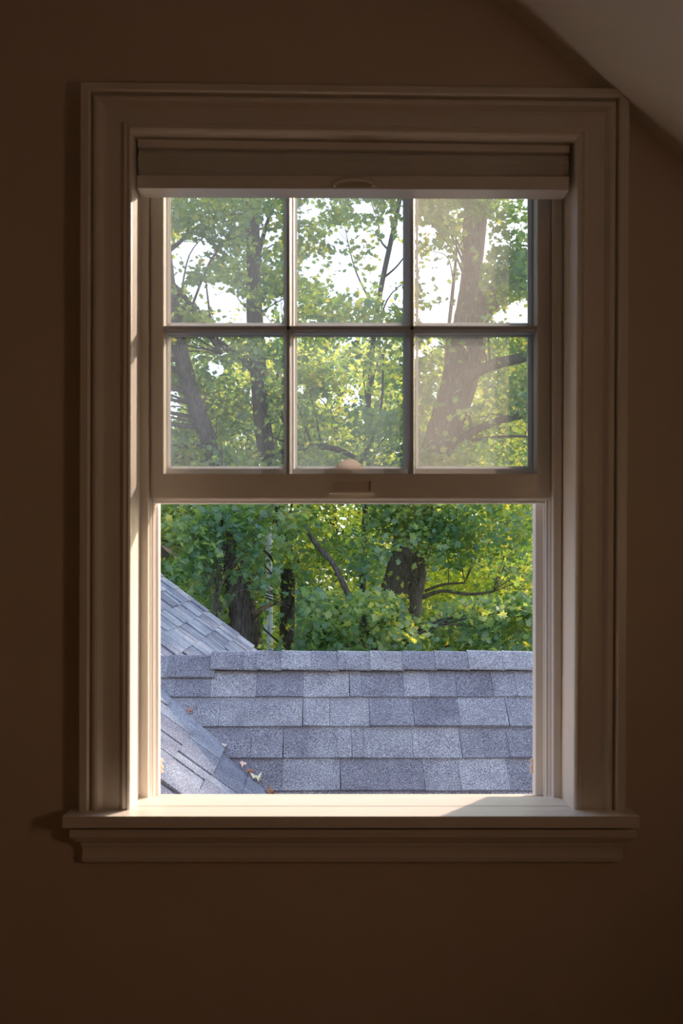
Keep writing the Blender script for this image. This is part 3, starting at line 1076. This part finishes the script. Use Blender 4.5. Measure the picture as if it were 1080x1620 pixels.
def clear_trunk(spans):
    """sprays stay off the trunks where the bark is bare; spans: (px,py,rx,ry,depth)"""
    def f(px, py, pos):
        k = np.ones(len(px), bool)
        for a, b, rx, ry, dep in spans:
            inside = (((px - a) / rx) ** 2 + ((py - b) / ry) ** 2 < 1) & (pos[:, 1] < dep)
            k &= ~(inside & (rng.random(len(px)) < .93))
        return k
    return f


BARE = [(262, 873, 13, 11, 16), (745, 400, 26, 55, 11.9), (738, 480, 30, 40, 11.4), (735, 570, 40, 50, 11.4), (722, 620, 38, 30, 11.4), (700, 680, 32, 40, 11.4), (800, 575, 40, 16, 11.4), (780, 675, 60, 20, 11.4),
        (640, 905, 34, 36, 12), (662, 955, 18, 34, 12), (385, 985, 24, 50, 10.8), (455, 960, 16, 74, 12.9), (427, 985, 13, 62, 17), (426, 880, 8, 50, 17), (402, 400, 15, 60, 12.9), (408, 640, 16, 40, 12.9),
        (325, 660, 16, 40, 10.6), (288, 575, 16, 36, 10.6), (545, 925, 8, 30, 10), (575, 1000, 10, 30, 10), (362, 870, 14, 30, 10.8), (612, 410, 9, 90, 15),
        (348, 548, 18, 16, 12.9), (505, 712, 44, 9, 11.4), (720, 940, 50, 8, 11.4)]
ex = clear_trunk(BARE)


def split(pos, xcuts):
    px, py = project(pos)
    cuts = [-1e9] + list(xcuts) + [1e9]
    return [pos[(px >= a) & (px < b)] for a, b in zip(cuts, cuts[1:])]


# crowns of the nearer trees share the air in front of the window
def dens_mid(px, py):
    up = py < 525
    d = np.where(up, .85, .66)
    d = np.where((py > 640) & (py < 1060), .75, d)
    d = np.where((py > 780) & (px > 500), .55, d)
    d = np.where(px > 870, d * .22, d)
    d = np.where(py < 290, d * .45, d)
    return d
mid = sample(2000, -170, 1250, 40, 1090, 9.8, 14.0, dens_mid)
gA, gB, gC, gD = split(mid, [345, 520, 660])
def sprays(lst):
    return np.array([[*P(a, b, Y)] for a, b, Y in lst])
gD = np.concatenate([gD, sprays([(605 + 11 * k, 800 + (k * 37) % 55, 10.3) for k in range(11)] + [(590 + 12 * k, 965 + (k * 29) % 40, 10.3) for k in range(9)]
                                + [(690, 630, 10.5), (670, 600, 10.5), (710, 615, 10.5), (700, 735, 10.5), (740, 730, 10.5), (680, 745, 10.5), (765, 345, 10.6), (735, 335, 10.6), (750, 350, 10.7)])])
gA = np.concatenate([gA, sprays([(300 + 15 * k, 320 + (k * 23) % 50, 10 + .2 * (k % 4)) for k in range(11)] + [(320 + 12 * k, 800 + (k * 31) % 60, 9.8) for k in range(9)])])
# thinner sprays high up in front of the sky
grow('maple_tree', 'leaning dark trunked maple at left, behind the main roof slope', None,
     [(410, 1300), (391, 1030), (372, 900), (361, 800), (337, 715), (309, 640), (286, 560), (268, 450), (258, 330), (250, 200)],
     [56, 44, 36, 31, 27, 25, 24, 17, 13, 9], [10.5] * 10,
     [[(400, 975, 10.4, 9), (425, 958, 10.9, 7), (455, 950, 11.6, 5)], [(268, 450, 10.5, 15), (290, 470, 10.6, 13), (325, 520, 10.8, 11), (350, 560, 11, 7)],
      [(262, 400, 10.5, 9), (295, 370, 10.4, 5), (302, 320, 10.3, 3)]],
     gA, 'leaf_green', 'bark', 105, .082, parts=170, extra=ex, tpl='mid', crad=.40)
grow('maple_tree', 'upright dark trunked maple just right of the pale utility pole', None,
     [(458, 1300), (455, 1030), (455, 950), (453, 880), (436, 790), (418, 690), (410, 600), (403, 500), (400, 400), (397, 300), (392, 150)],
     [27, 24, 22, 22, 23, 26, 26, 24, 21, 20, 14], [12.6] * 11,
     [[(408, 590, 12.6, 14), (370, 560, 12.5, 12), (338, 535, 12.4, 10), (300, 500, 12.3, 6)], [(404, 420, 12.6, 9), (420, 360, 12.4, 6), (436, 318, 12.3, 4)],
      [(418, 640, 12.6, 7), (440, 590, 12.3, 4), (455, 545, 12.1, 3)], [(440, 720, 12.5, 12), (475, 708, 12.2, 10), (530, 710, 12.1, 9), (585, 735, 12, 8), (640, 745, 12, 5)],
      [(572, 730, 12, 7), (590, 690, 12, 5), (603, 640, 12, 4), (606, 560, 12, 3)]],
     gB, 'leaf_green', 'bark', 105, .082, parts=170, extra=ex, tpl='mid', crad=.40)
grow('maple_tree', 'thick pinkish-brown forked maple trunk in the right column of panes', None,
     [(590, 1300), (620, 1010), (640, 915), (668, 790), (693, 705), (716, 640), (738, 560), (743, 500), (745, 430), (751, 350), (757, 260), (760, 120)],
     [74, 68, 62, 54, 49, 52, 58, 46, 30, 36, 32, 24], [11.6] * 12,
     [[(735, 545, 11.6, 40), (765, 490, 11.6, 34), (800, 450, 11.7, 30), (842, 405, 11.8, 26), (900, 350, 11.9, 18)],
      [(725, 612, 11.5, 22), (752, 590, 11.3, 17), (785, 575, 11.2, 16), (834, 562, 11.1, 16), (900, 530, 11, 12)],
      [(690, 715, 11.6, 20), (735, 690, 11.4, 13), (780, 668, 11.3, 12), (834, 655, 11.2, 11), (900, 640, 11.1, 8)],
      [(655, 975, 11.2, 20), (662, 930, 11.2, 18), (676, 870, 11.3, 12), (690, 800, 11.4, 8)],
      [(668, 945, 11.2, 8), (700, 935, 11.1, 5), (742, 940, 11, 5), (780, 936, 11, 3)],
      [(672, 935, 11.2, 5), (700, 925, 11.1, 4), (735, 922, 11, 3)], [(705, 650, 11.6, 6), (706, 560, 11.9, 6), (715, 470, 12, 6), (722, 400, 12, 4)]],
     gD, 'leaf_green', 'bark_light', 105, .082, parts=200, extra=ex, tpl='mid', crad=.40)
grow('maple_tree', 'slender pale stemmed tree leaning in the middle top pane against the sky', None,
     [(560, 1300), (575, 900), (582, 650), (590, 540), (600, 470), (612, 410), (625, 350), (634, 300), (650, 200)],
     [12, 9, 8, 8, 8, 8, 7, 7, 5], [15.2] * 9,
     [[(606, 440, 15.2, 4), (625, 424, 15.1, 3), (638, 408, 15, 2)], [(614, 395, 15.2, 4), (602, 380, 15.2, 3), (598, 350, 15.1, 2)]],
     gC, 'leaf_green', 'bark', 105, .082, parts=110, extra=ex, tpl='mid', crad=.42)

# saplings with big leaves just behind the ridge
near = [(300, 850, 9), (325, 880, 9), (290, 900, 9), (315, 825, 9.2), (350, 860, 9.1), (270, 840, 9), (375, 835, 9.2), (395, 870, 9.2), (415, 855, 9.2), (430, 935, 9.2), (440, 905, 9.2),
        (450, 840, 9.4), (405, 910, 9.3), (470, 820, 9.4), (395, 815, 9.4), (350, 815, 9.2), (320, 930, 9.4), (345, 955, 9.5)]
cl = np.array([[*P(a, b, Y)] for a, b, Y in near])
grow('maple_sapling', 'young maple with the largest leaves, in front of the left trunks', None, [(330, 1300), (338, 1000), (345, 900), (352, 800), (350, 700)], [7, 5, 4, 3, 2], [9.3] * 5, [],
     cl, 'leaf_green', 'bark', 60, .098, parts=260, extra=ex, tpl='maple', crad=.26, twig_every=1)
near2 = [(520 + random.uniform(-40, 340), random.uniform(945, 1060), random.uniform(8.6, 9.8)) for _ in range(62)] + [(470 + random.uniform(0, 100), random.uniform(950, 1060), 9.5) for _ in range(16)]
cl = np.array([[*P(a, b, Y)] for a, b, Y in near2])
grow('maple_sapling', 'bushy low maple growing right behind the shingled ridge', None, [(600, 1350), (592, 1035), (572, 990), (548, 935), (525, 890), (500, 862), (480, 830)], [14, 11, 10, 9, 8, 7, 4], [9.6] * 7,
     [[(560, 965, 9.6, 5), (540, 985, 9.5, 3), (520, 1000, 9.5, 2)]],
     cl, 'leaf_green', 'bark', 60, .088, parts=260, extra=ex, tpl='maple', crad=.28, twig_every=2)

# the wood behind: sunlit crowns, then dark depth
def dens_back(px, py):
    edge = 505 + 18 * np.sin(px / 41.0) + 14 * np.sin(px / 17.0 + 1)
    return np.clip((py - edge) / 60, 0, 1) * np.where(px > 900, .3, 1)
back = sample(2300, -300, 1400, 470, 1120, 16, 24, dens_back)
bl = [('broad yellow-green tree standing behind the leaning left trunk', 150), ('yellow-green tree standing behind the utility pole', 380), ('yellow-green tree seen through the middle column of panes', 520),
      ('bright yellow-green tree behind the thick right trunk', 660), ('yellow-green tree at the right edge of the lower opening', 800), ('yellow-green tree beyond the right edge of the window', 1e9)]
cuts = [330, 470, 600, 730, 880]
for i, pos in enumerate(split(back, cuts)):
    lab = ['broad sunlit tree behind the leaning left trunk', 'sunlit tree directly behind the pale utility pole', 'sunlit tree behind the middle column of panes',
           'bright yellow-green tree behind the thick forked trunk', 'yellow-green tree along the right edge of the open window', 'yellow-green tree beyond the right side of the window'][i]
    cx = [100, 395, 530, 690, 800, 1150][i]
    if i == 3:
        pos = np.concatenate([pos, sprays([(680 + (k * 41) % 110, 870 + (k * 23) % 75, 15 + (k % 5) * .5) for k in range(26)])])
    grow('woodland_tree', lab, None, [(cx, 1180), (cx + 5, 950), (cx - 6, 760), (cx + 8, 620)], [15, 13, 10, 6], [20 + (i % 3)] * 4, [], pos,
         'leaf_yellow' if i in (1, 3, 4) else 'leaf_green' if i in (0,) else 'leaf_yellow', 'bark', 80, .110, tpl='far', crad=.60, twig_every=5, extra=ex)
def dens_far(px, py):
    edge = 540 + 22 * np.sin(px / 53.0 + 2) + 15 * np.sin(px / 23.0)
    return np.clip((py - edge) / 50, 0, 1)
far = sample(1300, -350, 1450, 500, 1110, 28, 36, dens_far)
for i, pos in enumerate(split(far, [300, 500, 700, 900])):
    lab = ['dark green tree in the deep background, furthest left', 'dark green tree deep behind the utility pole', 'dark green tree deep behind the middle panes',
           'dark green tree deep behind the thick forked trunk', 'dark green tree in the deep background, furthest right'][i]
    cx = [150, 400, 600, 770, 1000][i]
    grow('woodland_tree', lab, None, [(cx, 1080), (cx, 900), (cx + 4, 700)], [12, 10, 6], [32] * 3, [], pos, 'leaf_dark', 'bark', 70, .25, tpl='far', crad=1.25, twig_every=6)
# tree out to the right that dapples the roofs
th = np.array([3.95, 9.6, 4.0])
q = rng.normal(size=(24, 3)); q /= np.linalg.norm(q, axis=1)[:, None]; q *= (rng.random(24) ** .4)[:, None] * np.array([1.7, 1.7, 1.25])
pos = q + th
px, py = project(pos)
pos = pos[(px > 880)]
grow('maple_tree', 'full crowned maple to the right that shades the roofs', None, [(1085, 1450), (1082, 900), (1078, 600), (1075, 400)], [40, 34, 26, 14], [9.6] * 4, [], pos, 'leaf_green', 'bark', 34, .15, tpl='mid', crad=.42)
